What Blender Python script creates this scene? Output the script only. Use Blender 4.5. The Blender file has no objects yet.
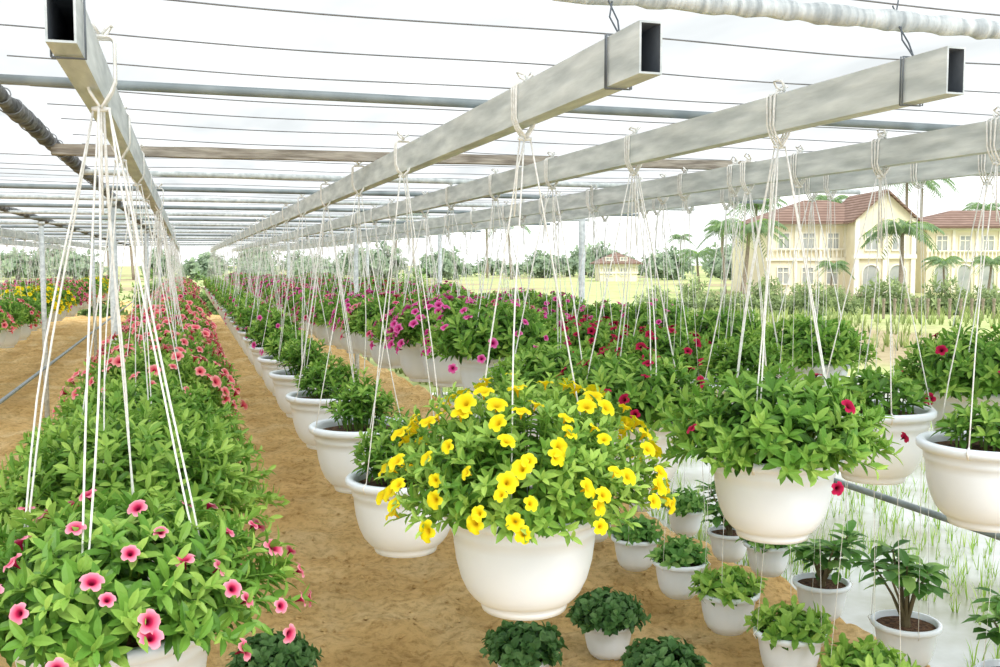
import bpy, math, random
from mathutils import Vector, Matrix, noise
random.seed(7)
CZ = 1.45
scene = bpy.context.scene
COL = scene.collection

def lin(r, g, b):
    def f(c):
        c /= 255.0
        return c/12.92 if c <= 0.04045 else ((c+0.055)/1.055)**2.4
    return (f(r), f(g), f(b), 1.0)

# ------------------------------------------------------------ materials
def newmat(name):
    m = bpy.data.materials.new(name); m.use_nodes = True
    nt = m.node_tree; nt.nodes.clear()
    out = nt.nodes.new('ShaderNodeOutputMaterial')
    return m, nt, out

def simple(name, c1, c2=None, rough=0.6, scale=8.0, metal=0.0, bump=0.0, detail=6, spec=0.4, stretch=None):
    m, nt, out = newmat(name)
    p = nt.nodes.new('ShaderNodeBsdfPrincipled')
    p.inputs['Roughness'].default_value = rough
    p.inputs['Metallic'].default_value = metal
    p.inputs['Specular IOR Level'].default_value = spec
    nt.links.new(p.outputs[0], out.inputs[0])
    tc = nt.nodes.new('ShaderNodeTexCoord')
    src = tc.outputs['Object']
    if stretch:
        mp = nt.nodes.new('ShaderNodeMapping'); mp.inputs['Scale'].default_value = stretch
        nt.links.new(src, mp.inputs[0]); src = mp.outputs[0]
    n = nt.nodes.new('ShaderNodeTexNoise'); n.inputs['Scale'].default_value = scale
    n.inputs['Detail'].default_value = detail
    nt.links.new(src, n.inputs['Vector'])
    cr = nt.nodes.new('ShaderNodeValToRGB')
    cr.color_ramp.elements[0].position = 0.35; cr.color_ramp.elements[1].position = 0.68
    cr.color_ramp.elements[0].color = c2 or c1; cr.color_ramp.elements[1].color = c1
    nt.links.new(n.outputs['Fac'], cr.inputs[0]); nt.links.new(cr.outputs[0], p.inputs['Base Color'])
    if bump:
        b = nt.nodes.new('ShaderNodeBump'); b.inputs['Strength'].default_value = bump
        b.inputs['Distance'].default_value = 0.02
        nt.links.new(n.outputs['Fac'], b.inputs['Height']); nt.links.new(b.outputs[0], p.inputs['Normal'])
    return m

def tone_mat(name, trans=0.35, rough=0.45, spec=0.35):
    m, nt, out = newmat(name)
    a = nt.nodes.new('ShaderNodeAttribute'); a.attribute_name = 'tone'
    p = nt.nodes.new('ShaderNodeBsdfPrincipled'); p.inputs['Roughness'].default_value = rough
    p.inputs['Specular IOR Level'].default_value = spec
    t = nt.nodes.new('ShaderNodeBsdfTranslucent')
    mx = nt.nodes.new('ShaderNodeMixShader'); mx.inputs[0].default_value = trans
    nt.links.new(a.outputs['Color'], p.inputs['Base Color']); nt.links.new(a.outputs['Color'], t.inputs['Color'])
    nt.links.new(p.outputs[0], mx.inputs[1]); nt.links.new(t.outputs[0], mx.inputs[2])
    nt.links.new(mx.outputs[0], out.inputs[0])
    return m

M_leaf = tone_mat('leaf_green', 0.38)
M_petal = tone_mat('petal', 0.3, 0.6, 0.15)
M_pot = simple('white_plastic_pot', lin(242,249,255), lin(226,235,243), 0.32, 4, spec=0.5)
M_soil = simple('potting_soil', lin(120,88,60), lin(58,40,28), 0.95, 60, bump=0.6)
M_rope = simple('white_nylon_rope', lin(248,249,246), lin(225,224,218), 0.8, 120)
M_steel = simple('galvanised_steel', lin(220,226,225), lin(176,184,184), 0.5, 12, metal=0.0, bump=.12, detail=9, stretch=(3,0.5,3))
M_steel_in = simple('steel_inside', lin(125,132,138), lin(88,95,102), 0.7, 14)  # darker steel: shade inside the hollow beams put into the colour; ties reuse it
M_pipe = simple('blue_grey_pipe', lin(150,160,162), lin(120,131,134), 0.5, 12, metal=0.1)
M_wood = simple('weathered_wood', lin(180,173,160), lin(126,118,107), 0.85, 10, bump=0.4, stretch=(1,8,8))
M_wrap = simple('plastic_wrap', lin(224,230,229), lin(160,168,170), 0.3, 12, bump=0.6, stretch=(5,1,1))
M_dark = simple('dark_wrapped_pipe', lin(135,137,136), lin(62,64,66), 0.7, 26, bump=0.8)
M_wire = simple('dark_wire', lin(140,142,144), lin(118,119,122), 0.6, 30)
M_wall = simple('cream_plaster', lin(231,223,198), lin(219,210,184), 0.9, 1.2)  # paled plaster, distance haze mixed into the colour
M_trim = simple('white_trim', lin(236,232,218), lin(222,218,202), 0.8, 2)
M_glass = simple('window_glass', lin(172,174,168), lin(142,148,148), 0.3, 2, spec=0.4)
M_trunk = simple('palm_trunk', lin(160,148,132), lin(118,108,94), 0.9, 20, bump=0.5)

def tile_mat():
    m, nt, out = newmat('red_roof_tiles')
    p = nt.nodes.new('ShaderNodeBsdfPrincipled'); p.inputs['Roughness'].default_value = 0.9
    p.inputs['Specular IOR Level'].default_value = 0.1
    tc = nt.nodes.new('ShaderNodeTexCoord')
    w = nt.nodes.new('ShaderNodeTexWave'); w.inputs['Scale'].default_value = 2.2; w.bands_direction='Z'
    w.inputs['Distortion'].default_value = 1.0
    n = nt.nodes.new('ShaderNodeTexNoise'); n.inputs['Scale'].default_value=1.5; n.inputs['Detail'].default_value=6
    ad = nt.nodes.new('ShaderNodeMath'); ad.operation='MULTIPLY'
    cr = nt.nodes.new('ShaderNodeValToRGB'); cr.color_ramp.elements[1].position=.6
    cr.color_ramp.elements[0].color = lin(100,80,70); cr.color_ramp.elements[1].color = lin(150,128,116)  # dulled tile colours, with the haze of distance painted in
    nt.links.new(tc.outputs['Object'], w.inputs[0]); nt.links.new(tc.outputs['Object'], n.inputs['Vector'])
    nt.links.new(w.outputs['Fac'], ad.inputs[0]); nt.links.new(n.outputs['Fac'], ad.inputs[1])
    nt.links.new(ad.outputs[0], cr.inputs[0])
    nt.links.new(cr.outputs[0], p.inputs['Base Color']); nt.links.new(p.outputs[0], out.inputs[0])
    return m
M_tile = tile_mat()

def two_noise(name, s1, ramp, s2, dark, mul, bump=0.0, bdist=.03):
    m, nt, out = newmat(name)
    p = nt.nodes.new('ShaderNodeBsdfPrincipled'); p.inputs['Roughness'].default_value = 0.95
    p.inputs['Specular IOR Level'].default_value = 0.1
    tc = nt.nodes.new('ShaderNodeTexCoord')
    n1 = nt.nodes.new('ShaderNodeTexNoise'); n1.inputs['Scale'].default_value = s1; n1.inputs['Detail'].default_value = 8
    n2 = nt.nodes.new('ShaderNodeTexNoise'); n2.inputs['Scale'].default_value = s2; n2.inputs['Detail'].default_value = 10
    n2.inputs['Roughness'].default_value = .7
    cr = nt.nodes.new('ShaderNodeValToRGB'); e = cr.color_ramp.elements
    e[0].position, e[0].color = ramp[0]; e[1].position, e[1].color = ramp[-1]
    for q in ramp[1:-1]:
        x = e.new(q[0]); x.color = q[1]
    c2 = nt.nodes.new('ShaderNodeValToRGB')
    c2.color_ramp.elements[0].position = 0.34; c2.color_ramp.elements[0].color = dark
    c2.color_ramp.elements[1].position = 0.54; c2.color_ramp.elements[1].color = (1,1,1,1)
    mx = nt.nodes.new('ShaderNodeMixRGB'); mx.blend_type='MULTIPLY'; mx.inputs[0].default_value = mul
    for n in (n1, n2): nt.links.new(tc.outputs['Object'], n.inputs['Vector'])
    nt.links.new(n1.outputs['Fac'], cr.inputs[0]); nt.links.new(n2.outputs['Fac'], c2.inputs[0])
    nt.links.new(cr.outputs[0], mx.inputs[1]); nt.links.new(c2.outputs[0], mx.inputs[2])
    if bump:
        b = nt.nodes.new('ShaderNodeBump'); b.inputs['Strength'].default_value = bump; b.inputs['Distance'].default_value = bdist
        nt.links.new(n2.outputs['Fac'], b.inputs['Height']); nt.links.new(b.outputs[0], p.inputs['Normal'])
    nt.links.new(mx.outputs[0], p.inputs['Base Color']); nt.links.new(p.outputs[0], out.inputs[0])
    return m
M_sand = two_noise('yellow_ochre_sand', 2.2, [(.3,lin(206,168,106)),(.5,lin(224,190,130)),(.7,lin(234,208,156))], 22, (.60,.54,.44,1), .9, 1.0, .045)
M_field = two_noise('rice_field', .09, [(.40,lin(166,154,124)),(.50,lin(172,184,126)),(.7,lin(190,208,142))], 2.5, (.62,.62,.55,1), .7)

def water_mat():
    m, nt, out = newmat('paddy_water')
    p = nt.nodes.new('ShaderNodeBsdfPrincipled'); p.inputs['Roughness'].default_value = 0.25
    p.inputs['Specular IOR Level'].default_value = 0.4
    tc = nt.nodes.new('ShaderNodeTexCoord')
    n1 = nt.nodes.new('ShaderNodeTexNoise'); n1.inputs['Scale'].default_value = 1.3; n1.inputs['Detail'].default_value = 9
    cr = nt.nodes.new('ShaderNodeValToRGB')
    cr.color_ramp.elements[0].position = 0.38; cr.color_ramp.elements[0].color = lin(120,124,100)
    cr.color_ramp.elements[1].position = 0.62; cr.color_ramp.elements[1].color = lin(172,178,176)
    b = nt.nodes.new('ShaderNodeBump'); b.inputs['Strength'].default_value = 0.15; b.inputs['Distance'].default_value=.02
    nt.links.new(tc.outputs['Object'], n1.inputs['Vector'])
    nt.links.new(n1.outputs['Fac'], cr.inputs[0]); nt.links.new(cr.outputs[0], p.inputs['Base Color'])
    nt.links.new(n1.outputs['Fac'], b.inputs['Height']); nt.links.new(b.outputs[0], p.inputs['Normal'])
    nt.links.new(p.outputs[0], out.inputs[0])
    return m
M_water = water_mat()

def film_mat():
    m, nt, out = newmat('clear_plastic_film')
    t = nt.nodes.new('ShaderNodeBsdfTransparent'); d = nt.nodes.new('ShaderNodeBsdfTranslucent')
    d.inputs['Color'].default_value = (0.29,0.31,0.315,1)
    tc = nt.nodes.new('ShaderNodeTexCoord')
    n = nt.nodes.new('ShaderNodeTexNoise'); n.inputs['Scale'].default_value = 1.2; n.inputs['Detail'].default_value = 6
    mp = nt.nodes.new('ShaderNodeMapping'); mp.inputs['Scale'].default_value = (2.5, .9, 1)
    mr = nt.nodes.new('ShaderNodeMapRange'); mr.inputs[1].default_value=.3; mr.inputs[2].default_value=.7; mr.inputs[3].default_value = 0.38; mr.inputs[4].default_value = 0.8
    mx = nt.nodes.new('ShaderNodeMixShader')
    nt.links.new(tc.outputs['Object'], mp.inputs[0]); nt.links.new(mp.outputs[0], n.inputs['Vector'])
    nt.links.new(n.outputs['Fac'], mr.inputs[0]); nt.links.new(mr.outputs[0], mx.inputs[0])
    nt.links.new(t.outputs[0], mx.inputs[1]); nt.links.new(d.outputs[0], mx.inputs[2])
    nt.links.new(mx.outputs[0], out.inputs[0])
    return m
M_film = film_mat()

# ------------------------------------------------------------ mesh builder
class MB:
    def __init__(s): s.v=[]; s.f=[]; s.c=[]; s.m=[]
    def add(s, vs, fs, col=(1,1,1,1), mi=0):
        o = len(s.v); s.v += [tuple(x) for x in vs]
        s.f += [tuple(i+o for i in f) for f in fs]
        if isinstance(col, list): s.c += col
        else: s.c += [col]*len(vs)
        s.m += [mi]*len(fs)
    def tube(s, path, r, seg=6, ref=(1,0,0), col=(1,1,1,1), mi=0, caps=True):
        path = [Vector(p) for p in path]; n = len(path); ref = Vector(ref)
        rr = r if isinstance(r, (list, tuple)) else [r]*n
        vs=[]; fs=[]
        for i,p in enumerate(path):
            t = (path[min(i+1,n-1)]-path[max(i-1,0)])
            t = t.normalized() if t.length>1e-9 else Vector((0,0,1))
            a = ref - t*ref.dot(t)
            if a.length < 1e-3: a = Vector((0,1,0)) - t*t.y
            a.normalize(); b = t.cross(a)
            for k in range(seg):
                an = 2*math.pi*k/seg
                vs.append(p + (a*math.cos(an)+b*math.sin(an))*rr[i])
        for i in range(n-1):
            for k in range(seg):
                k2=(k+1)%seg
                fs.append((i*seg+k, i*seg+k2, (i+1)*seg+k2, (i+1)*seg+k))
        if caps:
            fs.append(tuple(range(seg-1,-1,-1))); fs.append(tuple((n-1)*seg+k for k in range(seg)))
        s.add(vs, fs, col, mi)
    def box(s, x0,x1,y0,y1,z0,z1, mi=0):
        vs=[(x,y,z) for x in (x0,x1) for y in (y0,y1) for z in (z0,z1)]
        s.add(vs, [(0,1,3,2),(4,6,7,5),(0,4,5,1),(2,3,7,6),(0,2,6,4),(1,5,7,3)], mi=mi)
    def lathe(s, prof, seg=48, col=(1,1,1,1), mi=0):
        vs=[]; fs=[]
        for (r,z) in prof:
            for k in range(seg):
                a=2*math.pi*k/seg; vs.append((r*math.cos(a), r*math.sin(a), z))
        for i in range(len(prof)-1):
            for k in range(seg):
                k2=(k+1)%seg
                fs.append((i*seg+k, i*seg+k2, (i+1)*seg+k2, (i+1)*seg+k))
        s.add(vs, fs, col, mi)
    def leaf(s, pos, d, up, L, W, droop, fold, col, ws=(0.6,1.0,0.72)):
        side = d.cross(up)
        if side.length < 1e-4: side = Vector((1,0,0))
        side.normalize(); n = side.cross(d)
        vs=[pos]; ts=(0.22,0.5,0.78)
        for t,w in zip(ts, ws):
            c = pos + d*(t*L) - n*(droop*t*t*L)
            e = side*(w*W*0.5); l = n*(fold*w*W)
            vs += [c-e+l, c, c+e+l]
        vs.append(pos + d*L - n*(droop*L))
        fs=[(0,2,1),(0,3,2)]
        for i in range(2):
            a=1+i*3; b=a+3
            fs += [(a,a+1,b+1,b),(a+1,a+2,b+2,b+1)]
        fs += [(7,8,10),(8,9,10)]
        s.add(vs, fs, col)
    def mesh(s, name, mats, smooth=False):
        me = bpy.data.meshes.new(name); me.from_pydata(s.v, [], s.f)
        for m in mats: me.materials.append(m)
        if len(mats)>1: me.polygons.foreach_set('material_index', s.m)
        ca = me.color_attributes.new('tone','FLOAT_COLOR','POINT')
        flat=[x for c in s.c for x in c]; ca.data.foreach_set('color', flat)
        if smooth: me.polygons.foreach_set('use_smooth',[True]*len(s.f))
        me.update(); return me

def put(name, me, parent=None, loc=(0,0,0), rot=None, scale=None, **props):
    o = bpy.data.objects.new(name, me); COL.objects.link(o)
    o.location = loc
    if rot is not None: o.rotation_euler = rot
    if scale is not None: o.scale = scale if isinstance(scale,(tuple,list)) else (scale,)*3
    if parent: o.parent = parent
    for k,v in props.items(): o[k]=v
    return o
def empty(name, loc, **props):
    o = put(name, None, loc=loc, **props); o.empty_display_size=0.05; return o

# ------------------------------------------------------------ foliage & flowers
def mixc(a,b,t): return tuple(a[i]*(1-t)+b[i]*t for i in range(3))+(1,)
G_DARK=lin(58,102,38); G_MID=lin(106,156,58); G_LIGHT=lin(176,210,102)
def foliage(seed, R, H, shoots, nl=12, L=0.055, W=0.018, thmax=92, base_r=0.35, pal=(G_DARK,G_MID,G_LIGHT), t0=0.38, ws=(0.62,1.0,0.78), rag=0.09, tb=0.0):
    rng = random.Random(seed); mb = MB()
    for i in range(shoots):
        ct = 1-(i+0.5)/shoots*(1-math.cos(math.radians(thmax)))
        th = math.acos(max(-1,min(1,ct))); ph = i*2.39996+rng.uniform(-.25,.25)
        k = rng.uniform(1-rag*1.6,1+rag)
        tip = Vector((R*math.sin(th)*math.cos(ph)*k, R*math.sin(th)*math.sin(ph)*k, H*math.cos(th)*k+.01))
        b = Vector((tip.x*base_r, tip.y*base_r, 0))
        c = Vector((tip.x*0.72, tip.y*0.72, max(tip.z*0.75,0.02)+0.03*(R/0.3)))
        def bz(t): return b*(1-t)**2 + c*2*t*(1-t) + tip*t*t
        mb.tube([bz(t) for t in (0,.35,.7,1)], [0.0028,0.0024,0.0018,0.0012], 3, col=mixc(G_MID,G_LIGHT,.3), caps=False)
        tonebase = rng.uniform(-.18,.22)+tb
        for j in range(nl):
            f = (j+rng.random()*.6)/nl; t = t0+(1-t0)*f
            p = bz(t); tg = (bz(min(t+.05,1.05))-bz(t-.03)).normalized()
            tg = (tg*0.75+Vector((0,0,.45))).normalized()
            an = j*2.39996+ph
            a = tg.orthogonal().normalized(); bb = tg.cross(a)
            rad = a*math.cos(an)+bb*math.sin(an)
            phi = math.radians(80-50*f+rng.uniform(-14,14))
            d = (tg*math.cos(phi)+rad*math.sin(phi)).normalized()
            s = rng.uniform(.75,1.15)*(1.0-.35*max(0,f-.7)/.3)
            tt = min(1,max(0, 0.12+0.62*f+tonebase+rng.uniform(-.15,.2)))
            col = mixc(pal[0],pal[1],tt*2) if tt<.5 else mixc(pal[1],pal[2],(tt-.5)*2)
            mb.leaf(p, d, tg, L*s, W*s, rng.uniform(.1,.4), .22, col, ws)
    return mb.mesh('foliage_mesh', [M_leaf])

def flower_geo(mb, mtx, rad, cols, seg=20, throat=0.5):
    rings=[(0.05,-0.9*throat*2,cols[0]),(0.14,-0.4,cols[0]),(0.32,-0.12,cols[1]),(0.65,0.03,cols[2]),(1.0,0.0,cols[3])]
    vs=[];cl=[];fs=[]
    for ri,(r,z,c) in enumerate(rings):
        for k in range(seg):
            a=2*math.pi*k/seg; lobe=abs(math.cos(2.5*a))
            rr=r*(1-(0.24*(1-lobe)**2 if ri==4 else 0.04*(1-lobe) if ri==3 else 0))
            zz=z+(0.16*(1-lobe)-0.12*lobe if ri==4 else 0.07*(1-lobe) if ri==3 else 0)
            vs.append(mtx@Vector((rr*rad*math.cos(a), rr*rad*math.sin(a), zz*rad))); cl.append(c)
    for i in range(4):
        for k in range(seg):
            k2=(k+1)%seg; fs.append((i*seg+k,i*seg+k2,(i+1)*seg+k2,(i+1)*seg+k))
    mb.add(vs,fs,cl)
FL = {
 'yellow': (lin(214,176,20), lin(240,208,20), lin(246,226,24), lin(250,234,50)),
 'pink':   (lin(110,8,40), lin(185,30,80), lin(236,120,150), lin(244,170,184)),
 'magenta':(lin(130,15,75), lin(200,45,125), lin(226,92,168), lin(238,142,196)),
 'red':    (lin(70,0,20), lin(140,10,48), lin(178,20,70), lin(194,36,86)),
 'coral':  (lin(150,16,50), lin(228,84,104), lin(246,142,146), lin(252,190,184)),
}
FM={}
for k,c in FL.items():
    mb=MB(); flower_geo(mb, Matrix.Identity(4), 0.024, c); FM[k]=mb.mesh('flower_'+k,[M_petal],True)

def dome_pts(rng, n, R, H, thmin=5, thmax=96, arc=None):
    out=[]
    for i in range(n):
        c0=math.cos(math.radians(thmin)); c1=math.cos(math.radians(thmax))
        ct=c0+(c1-c0)*(i+rng.random())/n; th=math.acos(ct); ph=i*2.39996+rng.uniform(-.4,.4)
        if arc: ph=-math.pi/2-.25+(((i*0.618034)%1)-.5)*2*arc+rng.uniform(-.3,.3)
        k=rng.uniform(1.0,1.08)
        p=Vector((R*math.sin(th)*math.cos(ph)*k,R*math.sin(th)*math.sin(ph)*k,H*math.cos(th)*k+.012))
        nrm=Vector((math.sin(th)*math.cos(ph),math.sin(th)*math.sin(ph),math.cos(th)*.8+.2))
        nrm+=Vector((rng.uniform(-.55,.55),rng.uniform(-.55,.55),rng.uniform(-.3,.4)))
        out.append((p,nrm.normalized()))
    return out
def many_flowers(seed, kind, n, R=0.27, H=0.2, rad=0.024):
    rng=random.Random(seed); mb=MB()
    for p,nm in dome_pts(rng,n,R,H):
        m=Matrix.Translation(p)@nm.to_track_quat('Z','Y').to_matrix().to_4x4()
        flower_geo(mb,m,rad*rng.uniform(.8,1.15),FL[kind],seg=10)
    return mb.mesh('blossom_mesh',[M_petal],True)
BL={k:[many_flowers(i*7+len(k),k,n) for i,n in enumerate((20,38,64,110))] for k in FL}

FO={
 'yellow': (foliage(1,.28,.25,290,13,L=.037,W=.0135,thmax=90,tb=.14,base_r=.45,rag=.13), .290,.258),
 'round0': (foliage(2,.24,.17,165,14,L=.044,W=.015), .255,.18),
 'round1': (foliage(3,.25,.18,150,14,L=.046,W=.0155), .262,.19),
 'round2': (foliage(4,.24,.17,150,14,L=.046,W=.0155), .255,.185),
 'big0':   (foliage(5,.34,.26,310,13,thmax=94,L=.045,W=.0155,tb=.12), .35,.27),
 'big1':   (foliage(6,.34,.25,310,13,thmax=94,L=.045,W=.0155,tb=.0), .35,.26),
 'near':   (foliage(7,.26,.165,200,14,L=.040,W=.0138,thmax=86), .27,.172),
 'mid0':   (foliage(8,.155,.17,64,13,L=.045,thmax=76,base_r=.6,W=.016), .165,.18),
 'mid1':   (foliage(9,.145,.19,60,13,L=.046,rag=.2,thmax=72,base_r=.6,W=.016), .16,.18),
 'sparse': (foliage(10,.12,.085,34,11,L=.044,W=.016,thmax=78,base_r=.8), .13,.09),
}

# ------------------------------------------------------------ pots
prof=[(0.001,.016),(.070,.016),(.076,0),(.086,0),(.089,.010),(.090,.020),(.100,.022),(.106,.028),(.117,.042),(.129,.068),(.138,.102),(.143,.14),(.1445,.158),(.148,.161),(.149,.17),
      (.149,.184),(.160,.187),(.166,.193),(.167,.205),(.161,.211),(.146,.209),(.142,.200),(.139,.178)]
mb=MB(); mb.lathe(prof,56); ME_pot=mb.mesh('pot_mesh',[M_pot],True)
mb=MB(); mb.lathe([(.001,.012),(.062,.012),(.068,0),(.08,.0),(.086,.012),(.1,.02),(.115,.05),(.128,.11),(.137,.175),(.139,.178),(.15,.18),(.156,.186),(.157,.203),(.151,.209),(.14,.207),(.134,.17)],48)
ME_smallpot=mb.mesh('small_pot_mesh',[M_pot],True)
def soil_mesh(r,z):
    mb=MB(); rings=[0.001,.3,.6,.85,1.0]; vs=[];fs=[];seg=24
    for q in rings:
        for k in range(seg):
            a=2*math.pi*k/seg; x=q*r*math.cos(a); y=q*r*math.sin(a)
            vs.append((x,y,z+.012*noise.noise(Vector((x*40,y*40,1)))*(q<1)))
    for i in range(4):
        for k in range(seg):
            k2=(k+1)%seg; fs.append((i*seg+k,i*seg+k2,(i+1)*seg+k2,(i+1)*seg+k))
    mb.add(vs,fs); return mb.mesh('soil_mesh',[M_soil],True)
ME_soil=soil_mesh(.1395,.186); ME_soil_s=soil_mesh(.135,.182)

BEAM_B=CZ+.27; BEAM_T=CZ+.345; BW=.036
_rope={}
def rope_mesh(h, seed, ps, thin=1.0):
    key=(round(h,2),seed,ps,thin)
    if key in _rope: return _rope[key]
    rng=random.Random(seed*31+int(h*100)); mb=MB(); r=.0018*thin
    kz=h-.02+rng.uniform(-.012,.0); knot=Vector((0,0,kz))
    a0=rng.uniform(0,6.28); n=4 if seed%2 else 3
    for i in range(n):
        a=a0+i*2*math.pi/n
        e=Vector((.158*ps*math.cos(a),.158*ps*math.sin(a),.208*ps))
        st=knot+Vector((.012*math.cos(a),.014*math.sin(a),0))
        for off in ((0,) if (seed%3 or thin<1) else (0,.012)):
            pts=[]; am=rng.uniform(.004,.016)*(1 if rng.random()<.5 else -1); w2=rng.uniform(-.004,.004)
            for q in range(10):
                t=q/9; p=st.lerp(e,t); bow=math.sin(math.pi*t)*(am+off)+w2*math.sin(math.pi*3*t)
                p+=Vector((math.cos(a+1.2)*bow,math.sin(a+1.2)*bow,0)); pts.append(p)
            mb.tube(pts,r,5)
        mb.tube([e+Vector((0,0,.006)),e+Vector((math.cos(a),math.sin(a),0))*.012+Vector((0,0,-.005)),e+Vector((math.cos(a),math.sin(a),0))*.002+Vector((0,0,-.022))],.003*thin,5)
    mb.tube([knot+Vector((-.014,0,0)),knot,knot+Vector((.014,0,0))],[.003,.005,.003],6,ref=(0,0,1))
    hb=BW/2+.004; z0=h; z1=h+(BEAM_T-BEAM_B)+.004
    for dy in (-.010,.001,.012):
        mb.tube([knot+Vector((0,dy,0)),(-hb*.7,dy,z0-.006),(-hb,dy,z0+.012),(-hb,dy*1.3,z1-.006),(-hb+.006,dy*1.3,z1),(hb-.006,dy,z1),(hb,dy,z1-.006),(hb,dy,z0+.012),(hb*.7,dy,z0-.006),knot+Vector((0,dy,0))],.0024,5,ref=(0,1,0))
    for sgn in (-1,1):
        pts=[]
        for q in range(7):
            t=q/6*math.pi; pts.append((sgn*.018*math.sin(t),.014*sgn+.016*math.sin(t*2),z1+.004+.024*math.sin(t)*(.5+.5*rng.random())))
        mb.tube(pts,.0028,5,ref=(0,1,0))
    tx=rng.uniform(-.02,.02)
    mb.tube([knot,(tx,.01,kz-.06),(tx*1.5,.012,kz-.13-rng.random()*.1)],.0018,5)
    me=mb.mesh('rope_mesh',[M_rope],True); _rope[key]=me; return me

COLNAME={'yellow':'bright yellow','pink':'pink','magenta':'magenta pink','red':'deep red','coral':'coral pink',None:''}
def planter(x,y,zb,fo,kind=None,nfl=0,group='hanging planters under the steel beam',ps=1.0,fs=1.0,seed=0,individual=False,frad=1.0,label=None,flmax=98,arc=None):
    if kind: lab='white plastic hanging pot with bushy %s flowers on ropes'%COLNAME[kind]
    else: lab='white plastic hanging pot with leafy green plant on ropes'
    root=empty('hanging_planter',(x,y,zb),label=label or lab,category='hanging plant',group=group)
    put('pot',ME_pot,root,scale=ps)
    put('soil',ME_soil,root,scale=ps)
    me,R,H=FO[fo]; rz=seed*1.37
    put('foliage',me,root,loc=(0,0,.195*ps),rot=(0,0,rz),scale=fs)
    put('rope_hanger',rope_mesh(BEAM_B-zb,seed%4,ps),root,label='white nylon rope hanger looped over beam')
    if kind and nfl:
        if individual:
            rng=random.Random(seed+100)
            for p,nm in dome_pts(rng,nfl,R*fs,H*fs,8,flmax,arc):
                q=nm.to_track_quat('Z','Y').to_euler()
                put('flower',FM[kind],root,loc=p+Vector((0,0,.195*ps)),rot=q,scale=rng.uniform(.7,1.15)*frad)
        else:
            i=0 if nfl<20 else (1 if nfl<30 else (2 if nfl<60 else 3))
            b=put('blossoms',BL[kind][i],root,loc=(0,0,.195*ps),rot=(0,0,rz+1),scale=(R*fs/.27,R*fs/.27,H*fs/.2)); b['kind']='stuff'
    return root

rng=random.Random(11)
XA,XB,XC,XD,XL,XE,XF=.645,1.19,1.90,2.35,-.14,-1.8,-2.6
gL='planters hanging along the first beam'
planter(XL+.02,1.70,CZ-.785,'near','pink',58,gL,seed=3,individual=True,frad=.70,fs=1.1,label='white hanging pot crowded with pink dark-eyed flowers',arc=2.4,flmax=94)
planter(XL,2.54,CZ-.82,'big0',None,0,gL,seed=1,fs=1.0)
planter(XL,3.40,CZ-.84,'big1',None,0,gL,seed=5,fs=.98)
y=4.22;i=0
while y<25:
    k=['coral','coral','coral','pink','coral'][i%5]
    planter(XL+rng.uniform(-.03,.03),y,CZ-.81+rng.uniform(-.03,.03),['big0','big1'][i%2],k,90 if i<5 else 40,gL,seed=6+i,individual=(i<2),frad=1.05,fs=.97)
    y+=.84 if y<8 else .9; i+=1
gA='planters hanging along the second beam'
planter(XA,1.89,CZ-.70,'yellow','yellow',98,gA,seed=2,individual=True,fs=.98,ps=1.0,frad=.82,label='white hanging pot overflowing with bright yellow flowers',flmax=88,arc=2.4)
YA=[2.88,3.66,4.55,5.5,6.4,7.3]
while YA[-1]<25: YA.append(YA[-1]+.82)
for i,y in enumerate(YA):
    planter(XA-.035,y,CZ-(.855 if i==0 else .84),['mid0','mid1','mid0','mid1','mid0'][i%5],(None if i<5 else [None,'magenta',None,'pink'][i%4]),14,gA,seed=i+1,ps=1.06 if i==0 else 1.15,fs=[1.0,.92,.95,1.0,1.05][i] if i<5 else 1.35)
gB='planters hanging along the third beam'
planter(XB,1.84,CZ-.585,'round0','red',8,gB,ps=.86,seed=4,individual=True,fs=.98,label='white hanging pot with dense leaves and few deep red flowers',frad=.75)
ys=[2.55,3.2,3.85,4.55]; ks=['red',None,'magenta','magenta']
for i,(yy,kk) in enumerate(zip(ys,ks)):
    planter(XB,yy,CZ-[.64,.66,.58,.58][i],['round1','round2','round1','round0'][i],kk,[30,0,34,64][i],gB,seed=7+i,individual=(yy<3.9),frad=.8,fs=[.95,.95,1.12,1.15][i])
y=5.2;i=0
while y<25:
    planter(XB+rng.uniform(-.03,.03),y,CZ-.66+rng.uniform(-.04,.04),'round%d'%(i%3),['magenta','pink','magenta',None][i%4],rng.choice([26,36,64]),gB,seed=i,fs=1.15)
    y+=.66 if y<12 else .9; i+=1
gC='planters hanging along the fourth beam'
planter(XC,1.99,CZ-.655,'sparse',None,0,gC,seed=2,ps=1.0,label='white hanging pot with short young green plants')
planter(XC,2.42,CZ-.63,'sparse',None,0,gC,seed=5,ps=1.0,fs=1.15,label='white hanging pot with short young green plants')
y=3.1;i=0
while y<25:
    planter(XC+rng.uniform(-.03,.03),y,CZ-.66+rng.uniform(-.03,.03),['mid0','round1','round2','round0'][i%4] if y<4 else 'round%d'%(i%3),[None,'red','red','magenta','pink'][i%5] if i<5 else rng.choice(['magenta','pink',None,'red','magenta']),rng.choice([26,36]),gC,seed=i+3,fs=.97)
    y+=.7 if y<12 else .95; i+=1
gD='planters hanging along the fifth beam'
for i,(yy,kk) in enumerate([(2.02,None),(2.5,'red'),(3.4,None),(4.05,None),(4.75,'magenta')]):
    planter(XD,yy,CZ-.60,'round%d'%(i%3),kk,14,gD,seed=i+1,individual=(kk=='red'),frad=.75)
y=5.45;i=0
while y<22:
    planter(XD+rng.uniform(-.03,.03),y,CZ-.6+rng.uniform(-.05,.05),'round%d'%(i%3),rng.choice(['magenta','magenta','pink','red']),26,gD,seed=i,fs=.9)
    y+=.75 if y<12 else 1.0; i+=1
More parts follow.
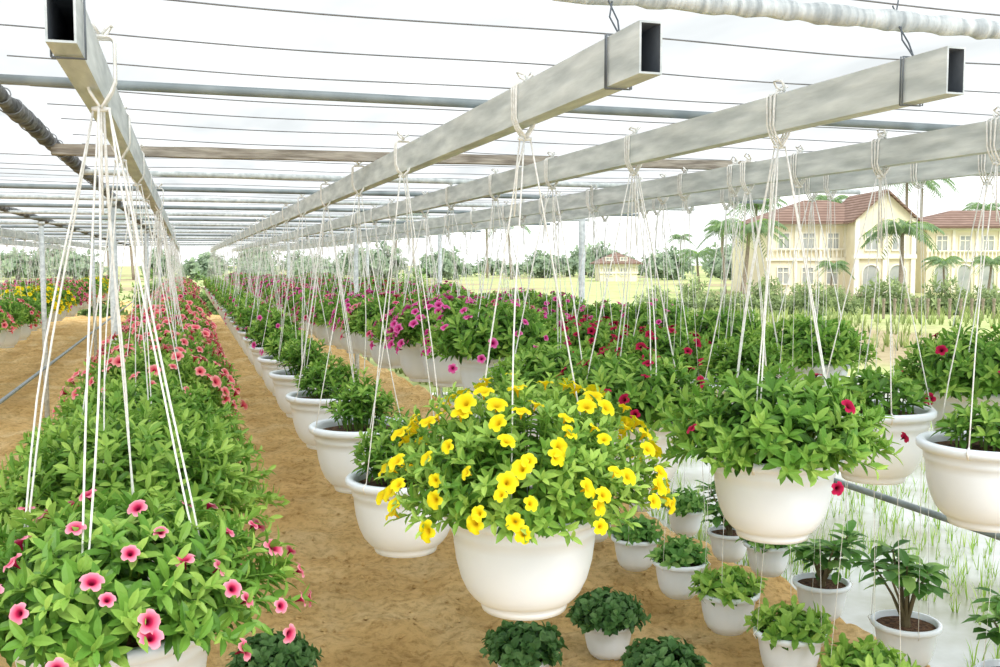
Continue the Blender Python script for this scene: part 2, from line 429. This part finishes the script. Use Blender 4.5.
for X,g in ((XE,'planters hanging beyond the side path'),(XF,'planters hanging beyond the side path')):
    y=9.6 if X==XE else 11;i=0
    while y<25:
        k=['coral',None,'coral',None,'yellow','yellow','yellow','magenta','pink','coral'][i%10] if X==XE else rng.choice(['pink','magenta','coral'])
        planter(X,y,CZ-.84+rng.uniform(-.04,.04),'round%d'%(i%3),k,90 if k=='yellow' else 36,g,seed=i+2,fs=1.4,ps=1.15)
        y+=.85;i+=1

# ------------------------------------------------------------ frame
def beam(x,y0,y1,zb=BEAM_B,zt=BEAM_T,w=BW,label='long galvanised rectangular steel beam carrying hanging pots'):
    mb=MB(); h=w/2; t=.003; L=y1-y0; H=zt-zb
    o=[(-h,0),(h,0),(h,H),(-h,H)]; inn=[(-h+t,t),(h-t,t),(h-t,H-t),(-h+t,H-t)]
    vs=[]
    for yy in (0,L):
        vs+=[(a,yy,b) for a,b in o]
        vs+=[(a,yy,b) for a,b in inn]
    fs=[];mi=[]
    for k in range(4):
        k2=(k+1)%4
        fs.append((k,k2,8+k2,8+k));mi.append(0)
        fs.append((4+k,12+k,12+k2,4+k2));mi.append(1)
        fs.append((k,4+k,4+k2,k2));mi.append(0)
        fs.append((8+k,8+k2,12+k2,12+k));mi.append(0)
    mb.add(vs,fs); mb.m=mi
    put('steel_beam',mb.mesh('beam',[M_steel,M_steel_in]),loc=(x,y0,zb),label=label,category='beam',group='overhead beams')
beam(XL,1.36,27); beam(XA,1.33,27); beam(XB,1.34,27); beam(XC,1.0,27); beam(XD,1.0,27); beam(XE,6,27); beam(XF,6,27)

XW=-.41
def pipe_x(name,x0,x1,y,z0,z1,r,mat,label,wob=0,seg=10,grp='overhead cross members',cat='pipe'):
    mb=MB(); n=int((x1-x0)/(.02 if wob else .5))+2; pts=[];rr=[]
    for i in range(n):
        t=i/(n-1); x=t*(x1-x0)
        pts.append((x,noise.noise(Vector((x*3,y,0)))*wob*.4,(z1-z0)*t)); rr.append(r+wob*noise.noise(Vector((x*30,y,5))))
    mb.tube(pts,rr,seg,ref=(0,0,1))
    return put(name,mb.mesh(name,[mat],True),loc=(x0,y,z0),label=label,category=cat,group=grp)
pipe_x('wrapped_cross_pipe',.42,3.2,1.49,CZ+.425,CZ+.405,.0165,M_wrap,'metal cross pipe wrapped in wrinkled clear plastic',wob=.007,seg=14)
pipe_x('cross_pipe',XW,3.4,2.28,CZ+.372,CZ+.362,.0105,M_pipe,'blue-grey round metal cross pipe resting on the beams')
mb=MB(); n=24; vs=[];fs=[]
for i in range(n+1):
    x=i/n*3.9; w=.02+.003*noise.noise(Vector((x*4,2,2))); h=.017+.003*noise.noise(Vector((x*5,7,2))); z=.03*i/n
    vs+=[(x,-w,z-h),(x,w,z-h),(x,w,z+h),(x,-w,z+h)]
for i in range(n):
    for k in range(4):
        k2=(k+1)%4; fs.append((i*4+k,i*4+k2,i*4+4+k2,i*4+4+k))
fs+=[(3,2,1,0),(n*4,n*4+1,n*4+2,n*4+3)]
mb.add(vs,fs); put('timber_cross_bar',mb.mesh('timber',[M_wood]),loc=(XW,3.6,CZ+.368),label='weathered grey timber bar laid across the beams',category='timber',group='overhead cross members')
for i,yy in enumerate([4.5,5.4,6.3,7.2,8.2,9.2,10.4,11.6,13,14.5,16.2,18,20,22,24]):
    pipe_x('cross_pipe',XW if yy<5 else -5,3.4,yy,CZ+.372,CZ+.368,.0125,M_pipe if i%2 else M_steel,'thin round metal cross pipe resting on the beams')
for i in range(32):
    yy=1.25+.38*i if i<20 else 9.2+(i-20)*1.3
    mb=MB(); pts=[]
    x0=XW if yy<5 else -5
    for q in range(41):
        t=q/40; x=(3.4-x0)*t; pts.append((x,0,-.004*(1-math.cos(x*2*math.pi/1.3))-.015*math.sin(math.pi*t)))
    mb.tube(pts,.0018,4,ref=(0,0,1))
    put('roof_wire',mb.mesh('wire',[M_wire]),loc=(x0,yy,CZ+.505+.006*math.sin(i*2.1)),label='thin taut steel wire under the plastic roof film',category='wire',group='roof wires')
mb=MB(); nx,ny=40,90; vs=[];fs=[]
for j in range(ny+1):
    for i in range(nx+1):
        x=-5+8.5*i/nx; yy=.9+25*j/ny
        vs.append((x,yy,CZ+.53+.012*math.sin(yy*9.2)+.012*noise.noise(Vector((x*2,yy*2,0)))))
for j in range(ny):
    for i in range(nx):
        a=j*(nx+1)+i; fs.append((a,a+1,a+nx+2,a+nx+1))
mb.add(vs,fs); put('roof_film',mb.mesh('film',[M_film],True),label='clear translucent plastic film roof over the rows',category='roof')

def pipe_y(name,x,y0,y1,z,r,mat,label,wob=0,grp='long pipes'):
    mb=MB(); L=y1-y0; n=int(L/(.03 if wob else .8))+2; pts=[];rr=[]
    for i in range(n):
        t=i/(n-1); yy=t*L; pts.append((noise.noise(Vector((x,yy*2,0)))*wob,yy,0)); rr.append(r+wob*noise.noise(Vector((x,yy*18,3))))
    mb.tube(pts,rr,10,ref=(0,0,1)); return put(name,mb.mesh(name,[mat],True),loc=(x,y0,z),label=label,category='pipe',group=grp)
for X,y0 in ((XW,1.2),(-1.25,3)):
    p=pipe_y('wrapped_edge_pipe',X,y0,26,CZ+.392,.022,M_dark,'dark pipe wrapped in film and wire along roof edge',wob=.009)
    mb=MB(); pts=[]
    for q in range(int(6/.012)):
        a=q*.42; pts.append((.025*math.cos(a),q*.012,.025*math.sin(a)))
    mb.tube(pts,.0016,4,ref=(0,1,0)); put('binding_wire',mb.mesh('bind',[M_wire],True),p,label='spiral binding wire')
pipe_y('rail_pipe',2.62,1.6,26,CZ-.93,.014,M_pipe,'low metal rail pipe beside the paddy water')
pipe_y('rail_pipe',-1.22,3.0,26,CZ-.95,.014,M_pipe,'low metal rail pipe beside the side path')

def gh(x,y):
    z=.04*noise.noise(Vector((x*1.3,y*1.3,0)))+.045*noise.noise(Vector((x*4.5,y*4.5,4)))+.022*noise.noise(Vector((x*13,y*13,4)))
    e=2.55+.12*noise.noise(Vector((y*1.5,3,1)))
    if x>e: z-=min(.5,(x-e)*1.0)
    return z
def post(x,y,ztop,r=.022,mat=None):
    z0=gh(x,y)-.02; mb=MB(); mb.tube([(0,0,0),(0,0,ztop-z0)],r,12)
    mb.tube([(0,0,ztop-z0-.03),(0,0,ztop-z0)],r*1.35,12)
    mb.tube([(0,0,0),(0,0,.05)],r*1.6,12)
    put('support_post',mb.mesh('post',[mat or M_steel],True),loc=(x,y,z0),label='round galvanised steel support post with collar',category='post',group='support posts')
for p in [(2.62,6.45),(-1.22,9.8),(XW,6.4),(2.62,10.5),(2.62,15),(-1.22,15),(XW,12),(2.62,2.3),(XW,18),(1.55,9.5),(1.55,16),(-1.22,20)]:
    post(p[0],p[1],CZ-.95+.0 if p==(2.62,2.3) else CZ+.36)
for x in (XL,XA,XB):
    mb=MB(); h=BW/2+.003; H=BEAM_T-BEAM_B
    for dy in (0,.006):
        mb.tube([(-h,dy,-.003),(-h,dy,H+.003),(h,dy,H+.003),(h,dy,-.003),(-h,dy,-.003)],.0014,5,ref=(0,1,0))
    mb.tube([(0,0,H+.003),(.006,.02,H+.03),(-.004,.045,H+.075),(.006,.05,H+.11)],.0015,5)
    mb.tube([(0,0,H+.003),(-.008,.02,H+.035),(.008,.045,H+.07),(-.006,.05,H+.1)],.0015,5)
    put('wire_tie',mb.mesh('tie',[M_steel_in],True),loc=(x,1.44,BEAM_B),label='twisted dark wire tie fixing beam to cross pipe',category='wire',group='wire ties')

# ------------------------------------------------------------ grounds
mb=MB(); nx,ny=340,460; vs=[];fs=[]
for j in range(ny+1):
    for i in range(nx+1):
        x=-14+17.4*(i/nx)**.5; yy=-1+40*(j/ny)**1.9; vs.append((x,yy,gh(x,yy)))
for j in range(ny):
    for i in range(nx):
        a=j*(nx+1)+i; fs.append((a,a+1,a+nx+2,a+nx+1))
mb.add(vs,fs); put('floor',mb.mesh('sand',[M_sand],True),kind='structure',label='loose yellow-brown sandy soil path',category='ground')
mb=MB(); r2=random.Random(15)
for i in range(4200):
    x=r2.uniform(-.4,2.5); yy=2.0+9*r2.random()**1.5; s=r2.uniform(.003,.015)
    c=Vector((x,yy,gh(x,yy)+s*.2)); q=[Vector((r2.uniform(.6,1.1)*s*math.cos(k*1.257),r2.uniform(.6,1.1)*s*math.sin(k*1.257),r2.uniform(-.2,.3)*s)) for k in range(5)]
    vs=[c+v for v in q]+[c+Vector((0,0,s*r2.uniform(.6,1))),c-Vector((0,0,s*.7))]
    mb.add(vs,[(k,(k+1)%5,5) for k in range(5)]+[((k+1)%5,k,6) for k in range(5)])
o=put('soil_crumbs',mb.mesh('crumbs',[M_sand]),label='small loose clods scattered over the sandy path',category='soil'); o['kind']='stuff'
def plane(name,x0,x1,y0,y1,z,mat,label,cat,n=1):
    mb=MB(); mb.add([(x0,y0,z),(x1,y0,z),(x1,y1,z),(x0,y1,z)],[(0,1,2,3)])
    return put(name,mb.mesh(name,[mat]),label=label,category=cat,kind='structure')
plane('paddy_water',2.2,60,-4,11.6,-.14,M_water,'pale shallow paddy water reflecting the sky','water')
plane('rice_field',-250,300,11.5,400,-.10,M_field,'flat pale green rice field','field')
mb=MB(); r2=random.Random(5)
for i in range(8500):
    x=2.75+8*r2.random()**1.6; yy=1.2+10.5*r2.random()
    if noise.noise(Vector((x*.7,yy*.7,9)))<-.12: continue
    for b in range(3):
        a=r2.uniform(0,6.28); h=r2.uniform(.05,.14); l=r2.uniform(.02,.06); w=.003
        d=Vector((math.cos(a),math.sin(a),0)); s=Vector((-d.y,d.x,0))*w; p=Vector((x,yy,-.15))
        mb.add([p-s,p+s,p+d*l*.5+Vector((0,0,h*.7))+s*.6,p+d*l*.5+Vector((0,0,h*.7))-s*.6,p+d*l+Vector((0,0,h))],[(0,1,2,3),(3,2,4)],mixc(lin(120,165,60),lin(175,200,100),r2.random()))
o=put('paddy_sprouts',mb.mesh('sprouts',[M_leaf]),label='thin young rice sprouts standing in shallow water',category='grass'); o['kind']='stuff'
mb=MB()
for i in range(5200):
    x=2.8+34*r2.random()**1.3; yy=11.7+14.5*r2.random()
    if noise.noise(Vector((x*.35,yy*.35,2)))<0.0: continue
    g=mixc(lin(120,140,84),lin(182,196,124),r2.random())
    for b in range(4):
        a=r2.uniform(0,6.28); h=r2.uniform(.12,.38); l=r2.uniform(.05,.16); w=.02
        d=Vector((math.cos(a),math.sin(a),0)); s=Vector((-d.y,d.x,0))*w; p=Vector((x,yy,-.11))
        mb.add([p-s,p+s,p+d*l*.5+Vector((0,0,h*.7))+s*.6,p+d*l*.5+Vector((0,0,h*.7))-s*.6,p+d*l+Vector((0,0,h))],[(0,1,2,3),(3,2,4)],g)
o=put('field_weeds',mb.mesh('weeds',[M_leaf]),label='rough tufts of pale weeds across the field',category='grass'); o['kind']='stuff'

# ------------------------------------------------------------ small pots
P_DK=(lin(40,76,42),lin(72,114,58),lin(110,150,88))
P_BR=(lin(62,112,46),lin(104,158,74),lin(160,200,112))
SM={
 'dark':  foliage(31,.14,.10,70,9,L=.042,W=.028,pal=P_DK,ws=(.8,1,.85),thmax=88),
 'low':   foliage(32,.12,.08,30,9,L=.05,W=.024,pal=P_BR,ws=(.7,1,.8),thmax=85,rag=.15),
 'bright':foliage(33,.14,.07,32,9,L=.055,W=.024,ws=(.7,1,.8),tb=.2,thmax=88,rag=.15),
}
def adenium(seed,R,H):
    r=random.Random(seed); mb=MB(); cb=lin(130,118,88)
    mb.tube([(0,0,-.03),(0,0,.01),(0,0,.04)],[.02,.017,.012],8,col=cb)
    for i in range(9):
        a=i*2.4; tip=Vector((math.cos(a)*R*r.uniform(.3,.95),math.sin(a)*R*r.uniform(.3,.95),H*r.uniform(.5,1)))
        mid=Vector((tip.x*.4,tip.y*.4,H*.4))
        mb.tube([(0,0,0),mid*.6,mid,tip],[.009,.007,.005,.003],6,col=cb)
        for j in range(11):
            an=j*2.4+i; el=r.uniform(-.15,.8); d=Vector((math.cos(an)*math.cos(el),math.sin(an)*math.cos(el),math.sin(el)))
            t=r.random(); c=mixc(P_DK[1],P_BR[1],t)
            if r.random()<.35: c=mixc(P_BR[1],P_BR[2],r.random())
            mb.leaf(tip-Vector((0,0,.03*r.random()*j/4)),d,Vector((0,0,1)),r.uniform(.07,.10),r.uniform(.034,.046),.3,.15,c,(.62,1.,.9))
    return mb.mesh('adenium',[M_leaf])
SM['tall']=adenium(41,.13,.22); SM['tall2']=adenium(42,.15,.27)
LB={'dark':'small white pot with dense dark green foliage','low':'small white pot with low broad green leaves',
    'bright':'small white pot with bright green leafy plant','tall':'small white pot with upright broad-leaved shrub','tall2':'small white pot with upright broad-leaved shrub'}
for i,(x,yy,k,ps,hh) in enumerate([(XC,4.02,'low',.70,.08),(XC,3.60,'low',.72,.09),(XC,3.22,'bright',.74,.08),(XC,2.82,'bright',.76,.07),
    (XD,3.98,'tall',.64,.09),(XD,3.66,'low',.66,.12),(XD,3.28,'tall',.70,.06),(XD,2.80,'tall2',.74,.06),(XC,2.42,'bright',.74,.09),(XD,2.32,'tall2',.72,.07),
    (1.46,3.32,'dark',.66,None),(1.07,3.14,'dark',.66,None),(1.45,2.85,'dark',.66,None),(XC,4.5,'low',.66,.08),(XC,5.0,'dark',.66,.08),(XD,4.4,'low',.62,.1),(XD,4.9,'tall',.62,.1),
    (.25,3.2,'dark',.78,None),(1.5,3.95,'low',.66,None),(XC,5.6,'low',.66,.1)]):
    hang=hh is not None
    z=hh if hang else gh(x,yy)-.006
    root=empty('potted_plant',(x,yy,z),label=LB[k]+(' on thin strings' if hang else ' on sand'),category='potted plant',group='small pots near the ground')
    put('pot',ME_smallpot,root,scale=ps); put('soil',ME_soil_s,root,scale=ps)
    put('foliage',SM[k],root,loc=(0,0,.185*ps),rot=(0,0,i*1.9),scale=.95)
    if hang: put('rope_hanger',rope_mesh(BEAM_B-z,(i%2)*2,ps*.98,.5),root,label='thin white string hanger')

# ------------------------------------------------------------ trees, palms
def palm_meshes(seed,h,fl=1.9):
    r=random.Random(seed); mb=MB(); pts=[];rr=[]
    for i in range(9):
        t=i/8; pts.append((.3*math.sin(t*1.4),.1*t,h*t)); rr.append(.12-.05*t)
    mb.tube(pts,rr,10); tr=mb.mesh('trunk',[M_trunk],True)
    mb=MB(); top=Vector(pts[-1])
    for i in range(17):
        a=i*2.4; el=r.uniform(.1,1.2)-.2*(i%3==0); d=Vector((math.cos(a),math.sin(a),0)); L=fl*r.uniform(.8,1.1)
        def fp(t): return top+d*(L*t*math.cos(el*.6))+Vector((0,0,L*(math.sin(el)*t-.75*t*t)))
        mb.tube([fp(t/5) for t in range(6)],[.03,.025,.02,.015,.01,.005],4,col=mixc(G_MID,G_LIGHT,.5))
        s=Vector((-d.y,d.x,0))
        for j in range(2,17):
            t=j/16; p=fp(t)
            for sg in (-1,1):
                dd=(s*sg+d*.5+Vector((0,0,-.45))).normalized()
                mb.leaf(p,dd,Vector((0,0,1)),fl*.34*(1-.5*abs(t-.45)),.07,.3,.1,mixc(lin(92,122,84),lin(132,160,110),r.random()))
    return tr, mb.mesh('fronds',[M_leaf])
PALMS=[palm_meshes(1,5.2),palm_meshes(2,3.2,1.7),palm_meshes(3,6.5,2.0)]
def W(u,d,z):
    a=(u-500)/1000.0
    return (d*(.2989+.954*a), d*(.9516-.2997*a), z)
def palm(loc,k,s=1.0,rot=0):
    root=empty('palm_tree',loc,label='slender coconut palm with feathery green fronds',category='palm tree',group='palms around the houses')
    root.scale=(s,)*3; root.rotation_euler=(0,0,rot)
    put('trunk',PALMS[k][0],root); put('crown',PALMS[k][1],root)
P_HAZE=(lin(126,148,124),lin(150,170,144),lin(174,192,160))  # paled greens: distance haze put into the leaf colour
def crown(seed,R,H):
    return foliage(seed,R,H,110,12,L=.5,W=.28,thmax=150,pal=P_HAZE,t0=.3,rag=.4)
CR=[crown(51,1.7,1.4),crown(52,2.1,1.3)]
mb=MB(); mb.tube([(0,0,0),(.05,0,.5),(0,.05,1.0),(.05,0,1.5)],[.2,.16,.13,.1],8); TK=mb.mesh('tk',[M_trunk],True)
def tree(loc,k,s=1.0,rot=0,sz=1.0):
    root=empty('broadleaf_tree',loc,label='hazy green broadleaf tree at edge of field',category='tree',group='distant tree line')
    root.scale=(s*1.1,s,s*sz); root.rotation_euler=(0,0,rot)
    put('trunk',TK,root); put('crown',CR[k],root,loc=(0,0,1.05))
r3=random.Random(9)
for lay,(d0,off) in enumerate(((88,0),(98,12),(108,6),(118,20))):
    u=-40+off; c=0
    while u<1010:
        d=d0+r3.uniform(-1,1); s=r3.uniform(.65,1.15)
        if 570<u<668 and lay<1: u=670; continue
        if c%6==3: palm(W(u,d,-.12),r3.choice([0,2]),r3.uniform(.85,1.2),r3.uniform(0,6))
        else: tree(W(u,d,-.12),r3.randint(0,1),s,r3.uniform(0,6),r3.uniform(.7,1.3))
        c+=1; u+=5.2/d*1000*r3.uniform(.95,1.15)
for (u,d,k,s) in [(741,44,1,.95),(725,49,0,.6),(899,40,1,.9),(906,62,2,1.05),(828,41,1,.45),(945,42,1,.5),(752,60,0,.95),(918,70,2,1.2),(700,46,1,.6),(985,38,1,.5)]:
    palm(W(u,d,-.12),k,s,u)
SHR=foliage(61,.8,.75,70,12,L=.24,W=.09,thmax=100,pal=(lin(102,120,84),lin(138,158,108),lin(174,190,134)),rag=.4)
r4=random.Random(21)
for i in range(34):
    u=650+i*11+r4.uniform(-5,5); d=[30,34,38][i%3]+r4.uniform(-.8,.8)
    root=empty('garden_shrub',W(u,d,-.12),label='leafy green shrub near the cream house',category='shrub',group='shrubs before the houses')
    s=r4.uniform(.25,.75); root.scale=(s,s,s*r4.uniform(.6,1.7)); root.rotation_euler=(0,0,i)
    put('foliage',SHR,root)
# shrubs closing the far end of the rows
SH2=foliage(62,.8,1.1,90,12,L=.2,W=.08,thmax=100,pal=(lin(70,104,58),lin(112,146,80),lin(160,188,116)),rag=.25)
for i in range(12):
    root=empty('garden_shrub',(-9.5+i*1.45,28.2+(i%2)*.8,-.03),label='tall green shrub at the end of the rows',category='shrub',group='shrubs closing the rows')
    s=r4.uniform(.8,1.0); root.scale=(s,s,s*r4.uniform(.95,1.35)); root.rotation_euler=(0,0,i)
    put('foliage',SH2,root)

# ------------------------------------------------------------ houses
def bx(name,parent,x0,x1,y0,y1,z0,z1,mat,**p):
    mb=MB(); mb.box(x0,x1,y0,y1,z0,z1); return put(name,mb.mesh(name,[mat]),parent,**p)
def window(parent,x,z,w,h,y):
    root=empty('window',(0,0,0)); root.parent=parent; root.location=(x,y,z)
    mb=MB(); t=.05
    mb.box(-w/2-t,-w/2,-.06,.02,-t,h+t); mb.box(w/2,w/2+t,-.06,.02,-t,h+t)
    mb.box(-w/2,w/2,-.06,.02,h,h+t); mb.box(-w/2-.06,w/2+.06,-.1,.02,-t,0)
    mb.box(-.025,.025,-.04,.0,0,h); mb.box(-w/2,w/2,-.04,0,h*.68,h*.68+.04)
    put('window_frame',mb.mesh('wf',[M_trim]),root)
    bx('window_glass',root,-w/2,w/2,-.02,.0,0,h,M_glass)
def arch(parent,x,z,w,h,y):
    root=empty('arcade_opening',(0,0,0)); root.parent=parent; root.location=(x,y,z)
    mb=MB(); N=10; pts=[(-w/2,0)]+[(w/2*math.cos(math.pi-math.pi*k/N),h-w/2+w/2*math.sin(math.pi*k/N)) for k in range(N+1)]+[(w/2,0)]
    mb.add([(a,-.015,b) for a,b in pts],[tuple(range(len(pts)))]); put('arch_recess',mb.mesh('ar',[M_glass]),root)
    mb=MB(); mb.tube([(a,-.03,b) for a,b in pts],.04,6,ref=(0,1,0)); put('arch_surround',mb.mesh('as',[M_trim],True),root)
def hip(parent,x0,x1,y0,y1,z,h,ov=.4):
    x0-=ov;x1+=ov;y0-=ov;y1+=ov; c=(y0+y1)/2; q=(y1-y0)/2*.8
    mb=MB(); mb.add([(x0,y0,z),(x1,y0,z),(x1,y1,z),(x0,y1,z),(x0+q,c,z+h),(x1-q,c,z+h),(x0,y0,z-.12),(x1,y0,z-.12),(x1,y1,z-.12),(x0,y1,z-.12)],
      [(0,1,5,4),(1,2,5),(2,3,4,5),(3,0,4),(6,7,1,0),(7,8,2,1),(8,9,3,2),(9,6,0,3),(9,8,7,6)])
    put('roof',mb.mesh('roof',[M_tile]),parent)
def house(name,u,d,w,dep,eave,rise,tower,label,arc=False):
    root=empty(name,W(u,d,-.12),label=label,category='house'); root.rotation_euler=(0,0,-math.radians(17.44))
    bx('wall_body',root,-w/2,w/2,0,dep,0,eave,M_wall)
    bx('floor_band',root,-w/2-.08,w/2+.08,-.1,0,eave*.5-.1,eave*.5+.05,M_trim)
    bx('eave_band',root,-w/2-.1,w/2+.1,-.14,0,eave-.22,eave-.06,M_trim)
    hip(root,-w/2,w/2,0,dep,eave,rise)
    spots=[-w/2+.75+i*1.15 for i in range(int((w-1.2)/1.15)+1)]
    for j,x in enumerate(spots):
        if tower and tower[0]-.3<x<tower[1]+.3: continue
        window(root,x,eave*.5+.42,.5,.75,0)
        if arc: arch(root,x,.05,.72,1.4,0)
        else: window(root,x,.55,.5,.75,0)
        bx('pilaster',root,x+.5,x+.64,-.08,0,0,eave-.2,M_trim)
    mb=MB(); mb.box(-w/2,w/2,-.14,-.09,eave*.5+.42,eave*.5+.48)
    k=-w/2
    while k<w/2: mb.box(k,k+.05,-.13,-.1,eave*.5+.05,eave*.5+.42); k+=.2
    put('balcony_rail',mb.mesh('br',[M_trim]),root)
    if tower:
        a,b,e,pk=tower; y0=-1.3
        bx('porch_block',root,a,b,y0,0,0,e,M_wall); c=(a+b)/2
        mb=MB(); mb.add([(a,y0,e),(b,y0,e),(c,y0,pk-.1)],[(0,1,2)])
        put('gable_wall',mb.mesh('g',[M_wall]),root)
        mb=MB(); o=.25; k=(pk-e)/(c-a); zl=e-o*k
        R0=[(c-(c-a+o),zl),(c,pk),(c+(c-a+o),zl)]
        vs=[]
        for yy in (y0-o,dep*.5):
            vs+=[(x,yy,z) for x,z in R0]+[(x,yy,z-.1) for x,z in R0]
        mb.add(vs,[(0,1,7,6),(1,2,8,7),(3,9,10,4),(4,10,11,5),(0,3,4,1),(1,4,5,2),(6,7,10,9),(7,8,11,10),(0,6,9,3),(2,5,11,8)])
        put('gable_roof',mb.mesh('gr',[M_tile]),root)
        for x in (a+.72,b-.72):
            window(root,x,e*.5+.3,.5,.8,y0); arch(root,x,.05,.8,1.4,y0)
        for x in (a+.04,c,b-.04):
            bx('column',root,x-.1,x+.1,y0-.12,y0+.02,0,e-.1,M_trim)
        bx('balcony_band',root,a-.1,b+.1,y0-.15,y0,e*.5-.1,e*.5+.08,M_trim)
    return root
house('cream_house',836,47,6.6,7,3.45,1.2,(.35,3.0,3.65,4.85),'two-storey cream house with red tile roof and gabled porch')
house('cream_house',1004,50,8.0,7,3.35,.95,None,'two-storey cream house with arcades and low red tile roof',arc=True)
house('small_house',618,80,3.0,4,1.5,.9,None,'small distant cottage with pitched roof in green field')
for i in range(16):
    x,yy,z=W(872+i*11,27.3,-.12); mb=MB(); mb.tube([(0,0,0),(0,0,.55)],.04,6); mb.tube([(0,0,.5),(0,0,.58)],.05,6)
    put('fence_post',mb.mesh('fp',[M_trunk]),loc=(x,yy,z),label='short weathered wooden fence post in field',category='fence post',group='fence posts before the houses')

# ------------------------------------------------------------ light, world, camera
w=bpy.data.worlds.new('overcast'); scene.world=w; w.use_nodes=True
bg=w.node_tree.nodes['Background']; bg.inputs[0].default_value=(0.97,0.985,1.0,1); bg.inputs[1].default_value=1.3
sd=bpy.data.lights.new('sun','SUN'); sd.energy=2.9; sd.angle=math.radians(30); sd.color=(1,.985,.96)
so=bpy.data.objects.new('sun_light',sd); COL.objects.link(so); so.rotation_euler=(math.radians(38),math.radians(-12),math.radians(20)); so.location=(0,-3,8)
cd=bpy.data.cameras.new('camera'); cam=bpy.data.objects.new('camera',cd); COL.objects.link(cam)
cd.sensor_width=36; cd.lens=36; cd.clip_start=.05; cd.clip_end=1000
cam.location=(0,0,CZ); cam.rotation_euler=(math.radians(90-4.09),0,-math.radians(17.44))
scene.camera=cam
scene.view_settings.view_transform='Standard'; scene.view_settings.exposure=0.32
